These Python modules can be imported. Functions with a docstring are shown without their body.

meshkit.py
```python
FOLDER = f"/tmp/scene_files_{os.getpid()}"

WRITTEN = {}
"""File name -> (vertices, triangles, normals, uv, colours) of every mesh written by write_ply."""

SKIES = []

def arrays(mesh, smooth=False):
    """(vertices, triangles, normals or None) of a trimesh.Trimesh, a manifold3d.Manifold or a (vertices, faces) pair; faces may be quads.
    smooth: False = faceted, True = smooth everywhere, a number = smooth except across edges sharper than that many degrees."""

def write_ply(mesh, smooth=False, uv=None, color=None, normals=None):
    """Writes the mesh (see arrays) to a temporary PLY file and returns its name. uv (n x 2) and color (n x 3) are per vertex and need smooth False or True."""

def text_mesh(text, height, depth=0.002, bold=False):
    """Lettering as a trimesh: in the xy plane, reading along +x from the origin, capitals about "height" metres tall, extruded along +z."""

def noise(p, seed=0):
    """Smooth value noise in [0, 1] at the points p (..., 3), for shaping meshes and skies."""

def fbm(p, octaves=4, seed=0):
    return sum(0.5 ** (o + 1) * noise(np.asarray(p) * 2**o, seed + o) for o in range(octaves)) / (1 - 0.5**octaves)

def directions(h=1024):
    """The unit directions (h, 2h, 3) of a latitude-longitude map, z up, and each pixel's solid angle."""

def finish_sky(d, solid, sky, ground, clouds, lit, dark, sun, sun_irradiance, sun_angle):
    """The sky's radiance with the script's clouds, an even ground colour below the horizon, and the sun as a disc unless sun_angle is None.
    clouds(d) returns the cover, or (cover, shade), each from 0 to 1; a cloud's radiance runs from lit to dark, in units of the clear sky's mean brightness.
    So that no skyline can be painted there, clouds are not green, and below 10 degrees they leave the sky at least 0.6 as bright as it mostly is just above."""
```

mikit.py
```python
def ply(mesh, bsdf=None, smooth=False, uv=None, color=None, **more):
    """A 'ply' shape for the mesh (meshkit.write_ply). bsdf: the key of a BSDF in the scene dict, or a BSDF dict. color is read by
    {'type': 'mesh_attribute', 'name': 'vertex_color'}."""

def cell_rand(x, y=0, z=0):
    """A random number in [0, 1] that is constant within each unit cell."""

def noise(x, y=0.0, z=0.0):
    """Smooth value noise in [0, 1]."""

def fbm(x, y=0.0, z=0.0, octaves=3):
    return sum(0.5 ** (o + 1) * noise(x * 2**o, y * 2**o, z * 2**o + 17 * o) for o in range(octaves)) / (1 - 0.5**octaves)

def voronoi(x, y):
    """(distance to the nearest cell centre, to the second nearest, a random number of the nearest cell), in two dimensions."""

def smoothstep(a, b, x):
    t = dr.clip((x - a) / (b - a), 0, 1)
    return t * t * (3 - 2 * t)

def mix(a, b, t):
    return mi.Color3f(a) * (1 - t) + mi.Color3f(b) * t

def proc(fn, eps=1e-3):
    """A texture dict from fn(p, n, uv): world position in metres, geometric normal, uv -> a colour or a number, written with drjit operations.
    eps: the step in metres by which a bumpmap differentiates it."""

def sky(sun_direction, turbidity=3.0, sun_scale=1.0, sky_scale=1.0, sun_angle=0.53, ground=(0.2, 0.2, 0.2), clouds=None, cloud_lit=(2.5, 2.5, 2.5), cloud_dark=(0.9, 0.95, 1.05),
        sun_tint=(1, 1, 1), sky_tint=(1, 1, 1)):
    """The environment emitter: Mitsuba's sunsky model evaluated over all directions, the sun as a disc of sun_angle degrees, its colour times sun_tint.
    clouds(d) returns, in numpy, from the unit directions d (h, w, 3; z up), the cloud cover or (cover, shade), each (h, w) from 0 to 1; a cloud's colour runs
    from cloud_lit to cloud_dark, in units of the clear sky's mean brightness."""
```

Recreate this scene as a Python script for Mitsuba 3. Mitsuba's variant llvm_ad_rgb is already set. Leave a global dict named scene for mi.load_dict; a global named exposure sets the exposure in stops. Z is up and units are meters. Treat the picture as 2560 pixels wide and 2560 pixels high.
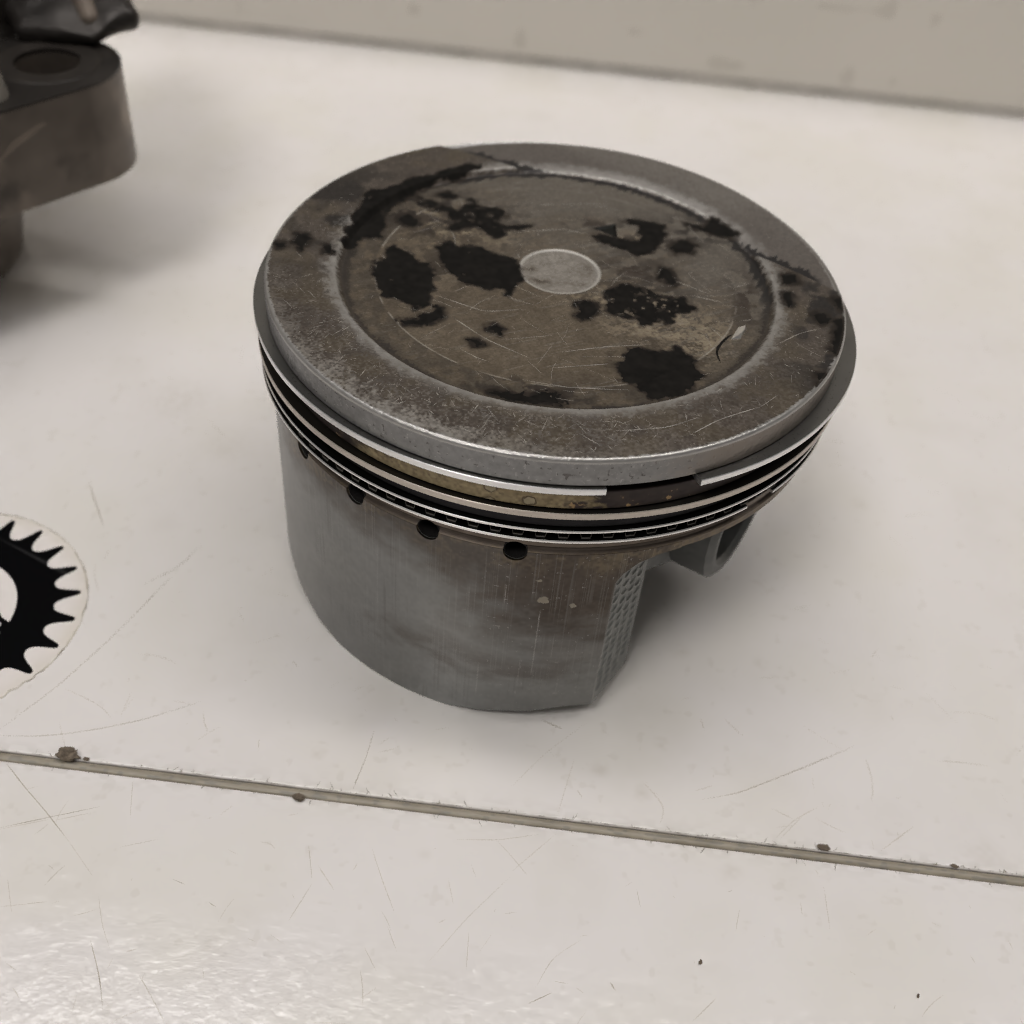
import math
import numpy as np
import trimesh
import manifold3d as m3
import shapely
import shapely.geometry as sg
import drjit as dr
import mitsuba as mi
import mikit
import meshkit
from mikit import noise, fbm, voronoi, smoothstep, mix, proc

T = mi.ScalarTransform4f
MM = 0.001
scene, labels = {}, {}
rng = np.random.default_rng(7)

# ------------------------------------------------------------------ camera, lamps, exposure
eye = np.array([0.6747, -152.624, 148.909]) * MM
look = np.array([-0.018963, 0.722015, -0.691618])
up = np.array([-0.116632, 0.685422, 0.718745])
scene['camera'] = {'type': 'thinlens', 'fov': 49.281, 'fov_axis': 'x', 'near_clip': 0.01, 'far_clip': 20.0,
                   'aperture_radius': 0.00105, 'focus_distance': 0.156,
                   'to_world': T().look_at(origin=eye.tolist(), target=(eye + look).tolist(), up=up.tolist())}
exposure = -0.21

LAMP_WARM = [1.0, 0.963, 0.932]


def lamp(key, label, cx, cy, cz, lx, ly, power, rot=0.0):
    """A ceiling fitting: a shallow white housing with a glowing diffuser under it."""
    w = T().translate([cx, cy, cz]).rotate([0, 0, 1], rot)
    h = trimesh.creation.box([lx + 0.03, ly + 0.03, 0.05])
    h.apply_translation([0, 0, 0.031])
    scene[key + '__housing'] = {**mikit.ply(h, 'lamp_white'), 'to_world': w}
    scene[key + '__diffuser'] = {'type': 'rectangle', 'to_world': w @ T().rotate([1, 0, 0], 180) @ T().scale([lx / 2, ly / 2, 1]),
                                 'bsdf': {'type': 'ref', 'id': 'lamp_white'},
                                 'emitter': {'type': 'area', 'radiance': {'type': 'rgb', 'value': [power * c for c in LAMP_WARM]}}}
    labels[key] = {'label': label, 'category': 'lamp'}


scene['lamp_white'] = {'type': 'diffuse', 'reflectance': {'type': 'rgb', 'value': [0.8, 0.8, 0.8]}}
lamp('ceiling_lamp', 'long white ceiling lamp hanging straight above the workbench', 0.22, 0.20, 1.5, 1.9, 0.18, 14.6, -4.0)
lamp('ceiling_lamp_001', 'square white ceiling lamp on the left, nearer the bench front', -0.55, -0.95, 1.75, 0.6, 0.6, 16.5)
scene['room_light'] = {'type': 'constant', 'radiance': {'type': 'rgb', 'value': [0.155, 0.15, 0.144]}}


# ------------------------------------------------------------------ helpers
def put(key, mesh, bsdf, smooth=False, label=None, category=None, kind=None, group=None, world=None):
    """mesh in millimetres -> one entry of the scene."""
    if hasattr(mesh, 'to_mesh'):
        q = mesh.to_mesh()
        mesh = trimesh.Trimesh(np.asarray(q.vert_properties)[:, :3], np.asarray(q.tri_verts), process=False)
    if isinstance(mesh, (tuple, list)):
        mesh = (np.asarray(mesh[0], float) * MM, mesh[1])
    else:
        mesh = trimesh.Trimesh(np.asarray(mesh.vertices) * MM, mesh.faces, process=False)
    k, i = key, 0
    while k in scene:
        i += 1
        k = f'{key}_{i:03d}'
    scene[k] = mikit.ply(mesh, bsdf, smooth)
    tag(k, label, category, kind, group)
    return k


def tag(k, label=None, category=None, kind=None, group=None):
    d = {a: b for a, b in (('label', label), ('category', category), ('kind', kind), ('group', group)) if b}
    if d:
        labels[k] = d


def ramp(a, b, x):
    t = np.clip((x - a) / (b - a), 0, 1)
    return t * t * (3 - 2 * t)


def sweep(rad, prof, az):
    """A ring: closed profile prof (k, 2) of (offset outward, z) carried round at radius rad(az); az in degrees. Open when az does not close."""
    az = np.asarray(az, float)
    closed = abs((az[-1] - az[0]) - 360) < 1e-6
    if closed:
        az = az[:-1]
    prof = np.asarray(prof, float)
    a = np.radians(az)
    R = rad(az)
    k, n = len(prof), len(az)
    rr = R[:, None] + prof[None, :, 0]
    v = np.stack([rr * np.cos(a)[:, None], rr * np.sin(a)[:, None], np.broadcast_to(prof[None, :, 1], rr.shape)], -1).reshape(-1, 3)
    f = []
    for i in range(n if closed else n - 1):
        j = (i + 1) % n
        for p in range(k):
            q = (p + 1) % k
            f += [[i * k + p, j * k + p, j * k + q], [i * k + p, j * k + q, i * k + q]]
    if not closed:
        for p in range(1, k - 1):
            f += [[0, p, p + 1], [(n - 1) * k, (n - 1) * k + p + 1, (n - 1) * k + p]]
    return v, np.array(f)


def chamfered(w0, w1, z0, z1, c):
    """A rectangle from offset w0 to w1 and z0 to z1, its two outer corners cut by c; counter-clockwise seen with z up."""
    return [(w0, z0), (w1 - c, z0), (w1, z0 + c), (w1, z1 - c), (w1 - c, z1), (w0, z1)]


def rev(points, n=720):
    return m3.Manifold.revolve(m3.CrossSection([points]), n)


def box(x0, x1, y0, y1, z0, z1):
    return m3.Manifold.cube([x1 - x0, y1 - y0, z1 - z0]).translate([x0, y0, z0])


def hull(points):
    return m3.Manifold.hull_points(np.asarray(points, float))


def ball_hull(spec, n=20):
    return m3.Manifold.batch_hull([m3.Manifold.sphere(r, n).translate(list(c)) for c, r in spec])


# ------------------------------------------------------------------ materials
def mm(p):
    return p.x * 1000, p.y * 1000, p.z * 1000


def pos_gauss(x, y, cx, cy, rx, ry=None):
    ry = ry or rx
    return dr.exp(-(dr.square((x - cx) / rx) + dr.square((y - cy) / ry)))


def principled(key, color, rough, metallic=0.0, spec=0.5, bump=None, scale=1.0, eps=5e-5, **more):
    b = {'type': 'principled', 'base_color': color, 'roughness': rough, 'metallic': metallic, 'specular': spec, **more}
    if bump is not None:
        b = {'type': 'bumpmap', 'arbitrary': proc(bump, eps), 'scale': scale, 'bsdf': b}
    scene[key] = {'type': 'twosided', 'bsdf': b}


def rgb(*c):
    return {'type': 'rgb', 'value': list(c)}


# --- bench
def bench_color(p, n, uv):
    x, y, z = mm(p)
    c = mix((0.695, 0.668, 0.652), (0.72, 0.695, 0.68), fbm(x * 0.035, y * 0.035, 3.0, 2))
    warm = smoothstep(0.3, 0.8, fbm(x * 0.05 + 9, y * 0.05, 1.0, 3))
    c = mix(c, (0.68, 0.655, 0.61), warm * 0.7)
    grime = smoothstep(0.45, 0.95, fbm(x * 0.09 + 40, y * 0.09 + 7, 2.0, 4)) * 0.10 + smoothstep(0.70, 0.85, fbm(x * 0.5 + 40, y * 0.5 + 7, 2.0, 3)) * 0.12
    for cx, cy, r, s in ((25.5, -46.5, 1.6, .45), (15.7, -52.9, 1.5, .4), (35.6, -67.6, 1.6, .3), (74.4, -59.4, 3, .3), (-27.9, -56, 1.6, .4), (-9.3, -70.7, 0.9, .35),
                         (-31, -87.3, 1.0, .3), (28.7, -27, 2, .3), (42.5, -27.6, 1.6, .3), (65.6, 16.9, 2, .25), (-75, 25, 7, .35), (-62, 12, 5, .25), (22.4, -56, 1.8, .35), (-20, 95, 3, .2)):
        grime = dr.maximum(grime, pos_gauss(x, y, cx, cy, r * 0.9) * s * 0.5 * (0.4 + 1.2 * noise(x * 1.3, y * 1.3, 5)))
    c = mix(c, (0.40, 0.36, 0.29), grime)
    seam = dr.exp(-dr.abs(y + 63.1) / 1.1) * smoothstep(0.35, 0.75, noise(x * 0.8, y * 1.5, 9)) * 0.5
    return mix(c, (0.30, 0.27, 0.22), seam)


def bench_bump(p, n, uv):
    x, y, z = mm(p)
    return noise(x * 0.5, y * 0.5, 1) * 0.8 + noise(x * 1.5, y * 1.5, 2) * 0.42 + noise(x * 3.6, y * 3.6, 3) * 0.22


principled('bench_paint', proc(bench_color), 0.22, spec=0.6, bump=bench_bump, scale=0.000062)


def wall_color(p, n, uv):
    x, y, z = mm(p)
    c = mix((0.68, 0.65, 0.585), (0.74, 0.70, 0.64), fbm(x * 0.02, z * 0.02, 1, 2))
    s = smoothstep(0.80, 0.93, noise(x * 0.14, z * 0.14, 4)) * 0.22
    return mix(c, (0.33, 0.29, 0.24), s)


principled('wall_paint', proc(wall_color), 0.5, spec=0.4)
principled('wall_joint', proc(lambda p, n, uv: mix((0.50, 0.48, 0.44), (0.60, 0.57, 0.53), noise(p.x * 150, 0, 3))), 0.6)  # a little darker than the wall above


def seam_color(p, n, uv):
    x, y, z = mm(p)
    c = mix((0.19, 0.165, 0.125), (0.32, 0.285, 0.225), fbm(x * 0.25, y * 0.8, 2, 3))
    c = mix(c, (0.16, 0.155, 0.14), smoothstep(0.66, 0.76, noise(x * 0.9, y * 2, 8)) * 0.5)
    return c


principled('seam_strip', proc(seam_color), 0.42)
principled('seam_dark', rgb(0.05, 0.052, 0.05), 0.6)
principled('scratch_dirt', proc(lambda p, n, uv: mix((0.30, 0.265, 0.21), (0.46, 0.42, 0.36), noise(p.x * 350, p.y * 350, 2))), 0.7)
principled('fray_dirt', rgb(0.22, 0.20, 0.165), 0.8, spec=0.1)
principled('scratch_faint', proc(lambda p, n, uv: mix((0.50, 0.465, 0.41), (0.60, 0.56, 0.51), noise(p.x * 350, p.y * 350, 2))), 0.6)
principled('crumb', proc(lambda p, n, uv: mix((0.035, 0.027, 0.020), (0.22, 0.175, 0.13), fbm(p.x * 1800, p.y * 1800, p.z * 1800, 3))), 0.9)


# --- decal
def decal_color(p, n, uv):
    x, y, z = mm(p)
    r = dr.sqrt(dr.square(x + 96.6) + dr.square(y + 37.2))
    c = mi.Color3f(0.72, 0.68, 0.655)
    e = smoothstep(19.5, 23.4, r) * (0.35 + 0.5 * noise(x * 0.5, y * 0.5, 1))
    c = mix(c, (0.60, 0.56, 0.47), e * 0.6)
    return mix(c, (0.35, 0.31, 0.24), smoothstep(23.1, 23.55, r) * smoothstep(0.3, 0.7, noise(x * 0.7, y * 0.7, 4)) * 0.8)


principled('decal_film', proc(decal_color), 0.2, spec=0.5)
principled('decal_ink', proc(lambda p, n, uv: mix((0.0025, 0.0025, 0.003), (0.02, 0.02, 0.021), smoothstep(0.80, 0.9, noise(p.x * 300 + p.y * 700, p.y * 160, 3)))), 0.4, spec=0.03)
principled('decal_rim', proc(lambda p, n, uv: mix((0.16, 0.13, 0.09), (0.50, 0.46, 0.38), smoothstep(0.3, 0.65, noise(p.x * 420, p.y * 420, 7)))), 0.5)


# --- piston
def crown_fields(x, y):
    r = dr.sqrt(x * x + y * y)
    m = x * 0.454 + y * 0.891          # towards the valve relief
    q = -x * 0.891 + y * 0.454
    return r, m, q


def crown_color(p, n, uv):
    x, y, z = mm(p)
    r, m, q = crown_fields(x, y)
    big = fbm(x * 0.11 + 3, y * 0.11, 1.0, 3)
    fine = fbm(x * 0.9, y * 0.9, 5.0, 3)
    grit = noise(x * 3.1, y * 3.1, 7)
    streak = noise((x * 0.86 + y * 0.5) * 0.3 + fine, (y * 0.86 - x * 0.5) * 3.0, 2)
    inside = 1 - smoothstep(33.0, 34.0, r)
    # floor of the dish: brown oil film with tan burnt areas and greyer bare metal towards the back right
    floor = mix((0.108, 0.085, 0.060), (0.210, 0.172, 0.127), fine * 0.6 + big * 0.4)
    floor = mix(floor, (0.185, 0.172, 0.155), smoothstep(-6, 20, m + (streak - 0.5) * 16 + (big - 0.5) * 20) * 0.65)
    tan = pos_gauss(x, y, -16, 9.5, 8, 4) + pos_gauss(x, y, 20, -11, 8, 4.5) + pos_gauss(x, y, 13, -7, 7, 5) + pos_gauss(x, y, 24, -18, 5, 5) + pos_gauss(x, y, 12, 14.5, 3, 2) * 0.8 + pos_gauss(x, y, -22, 15, 5, 4) * 0.7 + pos_gauss(x, y, 6, -5, 4, 2)
    floor = mix(floor, (0.33, 0.275, 0.20), dr.clip(tan * smoothstep(0.30, 0.66, fine * 0.7 + grit * 0.3), 0, 1) * 0.85)
    brown = dr.clip(pos_gauss(x, y, 13, 4.5, 9, 3.5) + pos_gauss(x, y, 6, 18, 12, 2.2) + pos_gauss(x, y, 30, -2, 3, 12) + pos_gauss(x, y, -21, 13, 9, 7), 0, 1)
    floor = mix(floor, (0.055, 0.042, 0.035), brown * smoothstep(0.42, 0.62, fbm(x * 0.45, y * 0.45, 4, 3)) * 0.9)
    floor = mix(floor, (0.34, 0.325, 0.30), smoothstep(0.70, 0.98, streak) * (0.25 + 0.5 * grit) * 0.35)
    outer_step = smoothstep(28.2, 28.7, r)
    floor = mix(floor, (0.085, 0.072, 0.058), outer_step * 0.7 * smoothstep(0.25, 0.6, fine) * (1 - smoothstep(5, 20, m)))
    ln = dr.exp(-dr.square((r - 28.3) / 0.15)) * (1 - smoothstep(0, 16, m)) * smoothstep(0.25, 0.5, noise(x * 0.5, y * 0.5, 12))
    floor = mix(floor, (0.42, 0.39, 0.345), ln * 0.7)
    corner = smoothstep(32.2, 33.3, r + (big - 0.5) * 3 + (grit - 0.5) * 1.2)
    floor = mix(floor, (0.035, 0.030, 0.028), corner * 0.85)
    soot = dr.clip(pos_gauss(x, y, -28, 17, 9, 8) + pos_gauss(x, y, -16, 16, 9, 6) + pos_gauss(x, y, 13, 15, 8, 6) + pos_gauss(x, y, 14, -3, 9, 8) * 0.9 + pos_gauss(x, y, 25, 20, 7, 5) + pos_gauss(x, y, 16, -21, 9, 7) * 0.7 + pos_gauss(x, y, -23, -5, 8, 9) * 0.6 + pos_gauss(x, y, -12, 1, 9, 7) * 0.6 + pos_gauss(x, y, -2, -30, 12, 3), 0, 1)
    floor = mix(floor, (0.034, 0.028, 0.025), soot * smoothstep(0.44, 0.60, fbm(x * 0.55 + 13, y * 0.55, 8, 4)) * 0.9)
    h1, h2, h3 = (3.1 * (y - 16.4) - 1.9 * (x - 5.5)) / 3.64, (0.4 * (y - 18.3) + 3.9 * (x - 8.6)) / 3.92, (-3.5 * (y - 14.4) - 2.0 * (x - 9.0)) / 4.03
    floor = mix(floor, (0.215, 0.18, 0.14), dr.clip(pos_gauss(x, y, 10.9, 16.0, 1.5, 1.3) + pos_gauss(x, y, 6, 19.5, 3, 1.2) * 0.5, 0, 1) * 0.7)
    floor = mix(floor, (0.010, 0.010, 0.009), 1 - smoothstep(0.1, 0.35, dr.maximum(h1, dr.maximum(h2, h3))))
    # the flat ring round the dish
    ring = mix((0.070, 0.057, 0.048), (0.150, 0.127, 0.106), fine * 0.5 + big * 0.2 + grit * 0.3)
    ring = mix(ring, (0.125, 0.102, 0.073), smoothstep(0.45, 0.65, fbm(x * 0.2, y * 0.2, 9, 3)) * 0.6)
    v1, v2, vc = voronoi(x * 1.5 + fine * 1.5, y * 1.5 + grit * 0.8)
    speck = (1 - smoothstep(0.05, 0.19, v1)) * smoothstep(0.62, 0.85, vc) * smoothstep(0.40, 0.70, noise(x * 0.18, y * 0.18, 21) + 0.18)
    ring = mix(ring, (0.42, 0.39, 0.345), speck * 0.7)
    ring = mix(ring, (0.055, 0.048, 0.045), smoothstep(0.60, 0.72, grit) * smoothstep(0.55, 0.72, fbm(x * 0.3 + 5, y * 0.3, 14, 3)) * 0.55)
    azc = dr.atan2(y, x) * (180 / math.pi)
    bare = smoothstep(40.5, 45.0, r + (fine - 0.5) * 5 + (grit - 0.5) * 3) * dr.exp(-dr.square((azc + 118) / 34))
    bare = dr.maximum(bare, 0.3 * smoothstep(0.5, 0.75, fine * 0.5 + grit * 0.5) * dr.exp(-dr.square((azc + 100) / 45)))
    ring = mix(ring, (0.36, 0.34, 0.312), bare * 0.75)
    right = smoothstep(0.48, 0.62, fbm(x * 0.32 + 2, y * 0.32, 17, 3)) * smoothstep(30, 42, x) * (1 - smoothstep(3, 9, y))
    ring = mix(ring, (0.03, 0.028, 0.028), right * 0.92)
    left = smoothstep(0.40, 0.62, fbm(x * 0.25 + 2, y * 0.25, 19, 4)) * dr.clip(pos_gauss(x, y, -37, 12, 9, 15) * 1.3, 0, 1)
    ring = mix(ring, (0.034, 0.030, 0.028), left * 0.9)
    ms = m + dr.square(q) * 0.0023
    relief = smoothstep(26.3, 27.0, ms) * (1 - inside)
    ring = mix(ring, mix((0.165, 0.148, 0.135), (0.225, 0.207, 0.188), smoothstep(34, 43, m + (big - .5) * 8)), relief * 0.9)
    c = mix(ring, floor, inside) * (0.74 + 0.52 * (grit * 0.6 + noise(x * 5.5, y * 5.5, 51) * 0.4))
    # worn bare rim of the dish
    w = smoothstep(33.7, 34.4, r + (grit - 0.5) * 0.6) * (1 - smoothstep(34.3, 36.9 + relief * 1.2, r + (fine - 0.5) * 2.4 + (grit - 0.5) * 1.6))
    w = w * (1 - pos_gauss(x, y, -25, 24, 11, 9)) * (1 - 0.6 * pos_gauss(x, y, 30, 15, 4, 4))
    c = mix(c, mix((0.43, 0.415, 0.39), (0.46, 0.445, 0.425), relief), w * (0.55 + 0.35 * grit + 0.2 * relief))
    # carbon line along the step of the relief
    tooth = noise(q * 1.9, 3.0, 41) + 0.5 * noise(q * 4.2, 1.0, 42)
    dk = smoothstep(25.9, 26.4, ms) * (1 - smoothstep(28.1, 28.9, ms - (tooth - 0.5) * 1.4)) * smoothstep(33.4, 34.2, r) * (1 - smoothstep(41.5, 43.5, r))
    c = mix(c, (0.028, 0.026, 0.027), dk * 0.97)
    back = smoothstep(8, 18, m) * smoothstep(31.9, 32.8, r + (noise(q * 1.5, 0, 5) - 0.5) * 1.6) * (1 - smoothstep(33.5, 33.9, r + (noise(q * 2.4, 0, 6) - 0.5) * 0.6))
    c = mix(c, (0.03, 0.028, 0.028), back * 0.95)
    # centre spot
    spot = 1 - smoothstep(6.4, 6.8, dr.sqrt(dr.square(x - 0.4) + dr.square(y - 1.8)))
    sc = mix((0.20, 0.18, 0.155), (0.44, 0.41, 0.37), fine * 0.5 + grit * 0.5)
    sc = mix(sc, (0.09, 0.07, 0.05), dr.clip(pos_gauss(x, y, 4.6, 3.0, 1.2, 1.6) + pos_gauss(x, y, -2.6, -1.6, 2.4, 0.8) + pos_gauss(x, y, 3.4, -1.2, 1.6, 0.5) + pos_gauss(x, y, -4.2, 1.6, 1.0, 0.9), 0, 1) * smoothstep(0.2, 0.6, fine) * 0.9)
    sr = dr.exp(-dr.square((dr.sqrt(dr.square(x - 0.4) + dr.square(y - 1.8)) - 6.3) / 0.3))
    sc = mix(sc, (0.62, 0.60, 0.56), sr * 0.75)
    c = mix(c, sc, spot)
    # bright outer edge
    e = smoothstep(44.2, 44.6, r + (grit - 0.5) * 0.4)
    c = mix(c, (0.42, 0.41, 0.395), e * 0.9)
    land = (1 - smoothstep(55.1, 55.35, z)) * smoothstep(44.55, 44.75, r)
    al = azc * 0.785
    lf = fbm(al * 1.6, z * 1.6, 3, 3)
    lc = mix((0.17, 0.168, 0.166), (0.265, 0.263, 0.26), lf)
    lc = mix(lc, (0.06, 0.05, 0.045), smoothstep(0.86, 0.93, noise(al * 2.4, z * 2.4, 8)) * 0.7)
    lc = mix(lc, (0.42, 0.41, 0.40), smoothstep(0.86, 0.95, noise(al * 2.9, z * 2.9, 18)) * 0.5)
    lc = mix(lc, (0.19, 0.155, 0.125), smoothstep(14, 26, x + (lf - .5) * 8) * 0.7)
    sm = dr.clip((uv.y - y) * 20, 0, 1) * (1 - smoothstep(44.6, 44.75, r))
    sm = sm * (1 - 0.85 * smoothstep(0.60, 0.68, fbm(x * 0.9 + 3, y * 0.9, 71, 2)) * pos_gauss(x, y, 14, -5, 7, 5))
    c = mix(c, mix((0.060, 0.045, 0.034), (0.016, 0.0135, 0.012), sm), smoothstep(0.05, 0.75, sm + (grit - 0.5) * 0.25 * smoothstep(0.02, 0.2, sm)))
    return mix(c, lc, land)


def crown_rough(p, n, uv):
    x, y, z = mm(p)
    r = dr.sqrt(x * x + y * y)
    return 0.42 + 0.14 * noise(x * 1.3, y * 1.3, 3) - 0.14 * smoothstep(44.0, 44.6, r)


def crown_bump(p, n, uv):
    x, y, z = mm(p)
    r = dr.sqrt(x * x + y * y)
    s = 0.25 + 0.75 * smoothstep(28, 34, r)
    return (noise(x * 1.6, y * 1.6, z * 1.6) * 0.6 + noise(x * 4.2, y * 4.2, z * 4.2) * 0.4) * s


principled('crown_metal', proc(crown_color), proc(crown_rough), metallic=0.75, spec=0.5, bump=crown_bump, scale=0.00008)
principled('carbon', proc(lambda p, n, uv: mix((0.006, 0.0055, 0.005), (0.015, 0.0135, 0.012), fbm(p.x * 900, p.y * 900, 2, 3))), 0.8, spec=0.06)


def land_color(p, n, uv):
    x, y, z = mm(p)
    az = dr.atan2(y, x) * (180 / math.pi)
    a = az * 0.78                                        # millimetres along the belt
    f = fbm(a * 0.55, z * 0.9, 3, 3)
    g = noise(a * 2.6, z * 2.6, 5)
    gold = mix((0.15, 0.115, 0.065), (0.30, 0.245, 0.15), f)
    v1, v2, vc = voronoi(a * 0.28, z * 0.33 + 3)
    sp = smoothstep(0.45, 0.6, vc)
    gold = gold * (0.7 + 0.6 * g)
    gold = mix(gold, (0.06, 0.045, 0.03), (1 - smoothstep(0.03, 0.07, dr.abs(v1 - 0.24 - (g - 0.5) * 0.1))) * sp * 0.8)
    gold = mix(gold, (0.30, 0.265, 0.19), (1 - smoothstep(0.18, 0.24, v1 - (g - 0.5) * 0.1)) * sp * 0.6)
    dark = mix((0.022, 0.018, 0.019), (0.055, 0.042, 0.036), f)
    dark = mix(dark, (0.36, 0.24, 0.12), smoothstep(0.70, 0.82, f * 0.6 + g * 0.4) * 0.8)
    k = smoothstep(-128, -118, az + (f - 0.5) * 14) * (1 - smoothstep(-83, -79, az + (f - 0.5) * 12))
    second = mix(dark, gold, k)
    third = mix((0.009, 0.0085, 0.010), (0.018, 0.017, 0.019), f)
    fourth = mix((0.095, 0.075, 0.058), (0.17, 0.14, 0.115), f)
    fourth = mix(fourth, (0.19, 0.145, 0.08), smoothstep(38.7, 38.3, z + (f - .5) * 0.8) * smoothstep(0.30, 0.7, g * 0.5 + f * 0.5) * 0.5)
    fourth = mix(fourth, (0.04, 0.032, 0.028), smoothstep(39.5, 39.2, z) * smoothstep(38.5, 38.7, z) * 0.6)
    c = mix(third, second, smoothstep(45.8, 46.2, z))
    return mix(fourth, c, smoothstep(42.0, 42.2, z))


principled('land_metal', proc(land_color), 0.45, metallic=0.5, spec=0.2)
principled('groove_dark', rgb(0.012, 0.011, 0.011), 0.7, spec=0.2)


def ring_color(p, n, uv):
    x, y, z = mm(p)
    a = dr.atan2(y, x) * 45
    side = smoothstep(0.75, 0.95, dr.abs(n.z))          # flat sides darkened in colour to mimic the dim reflections on them
    return mix((1, 1, 1), (0.28, 0.275, 0.265), side) * mix((0.74, 0.74, 0.74), (0.84, 0.84, 0.835), noise(a * 0.3, z * 3, 2)) * (1 - 0.25 * smoothstep(0.83, 0.92, noise(x * 4, y * 4, z * 4)))


principled('ring_steel', proc(ring_color), 0.3, metallic=0.95)
principled('ring_tan', proc(lambda p, n, uv: mi.Color3f(ring_color(p, n, uv)) * mi.Color3f(0.66, 0.595, 0.525) * (1 - 0.75 * smoothstep(0.75, 0.95, dr.abs(n.z)))), 0.4, metallic=0.75)  # flat sides darkened again: groove shade put into the colour
principled('rail_steel', proc(lambda p, n, uv: mix((0.78, 0.77, 0.75), (0.06, 0.058, 0.055), smoothstep(0.75, 0.95, dr.abs(n.z)))), 0.25, metallic=0.95)  # flat rail sides near black, painted shade that deepens the grooves
principled('spring_steel', rgb(0.035, 0.031, 0.028), 0.5, metallic=0.3, spec=0.2)
principled('spring_edge', rgb(0.17, 0.16, 0.148), 0.45, metallic=0.5)  # lighter tone than the rest of the spring


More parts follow.
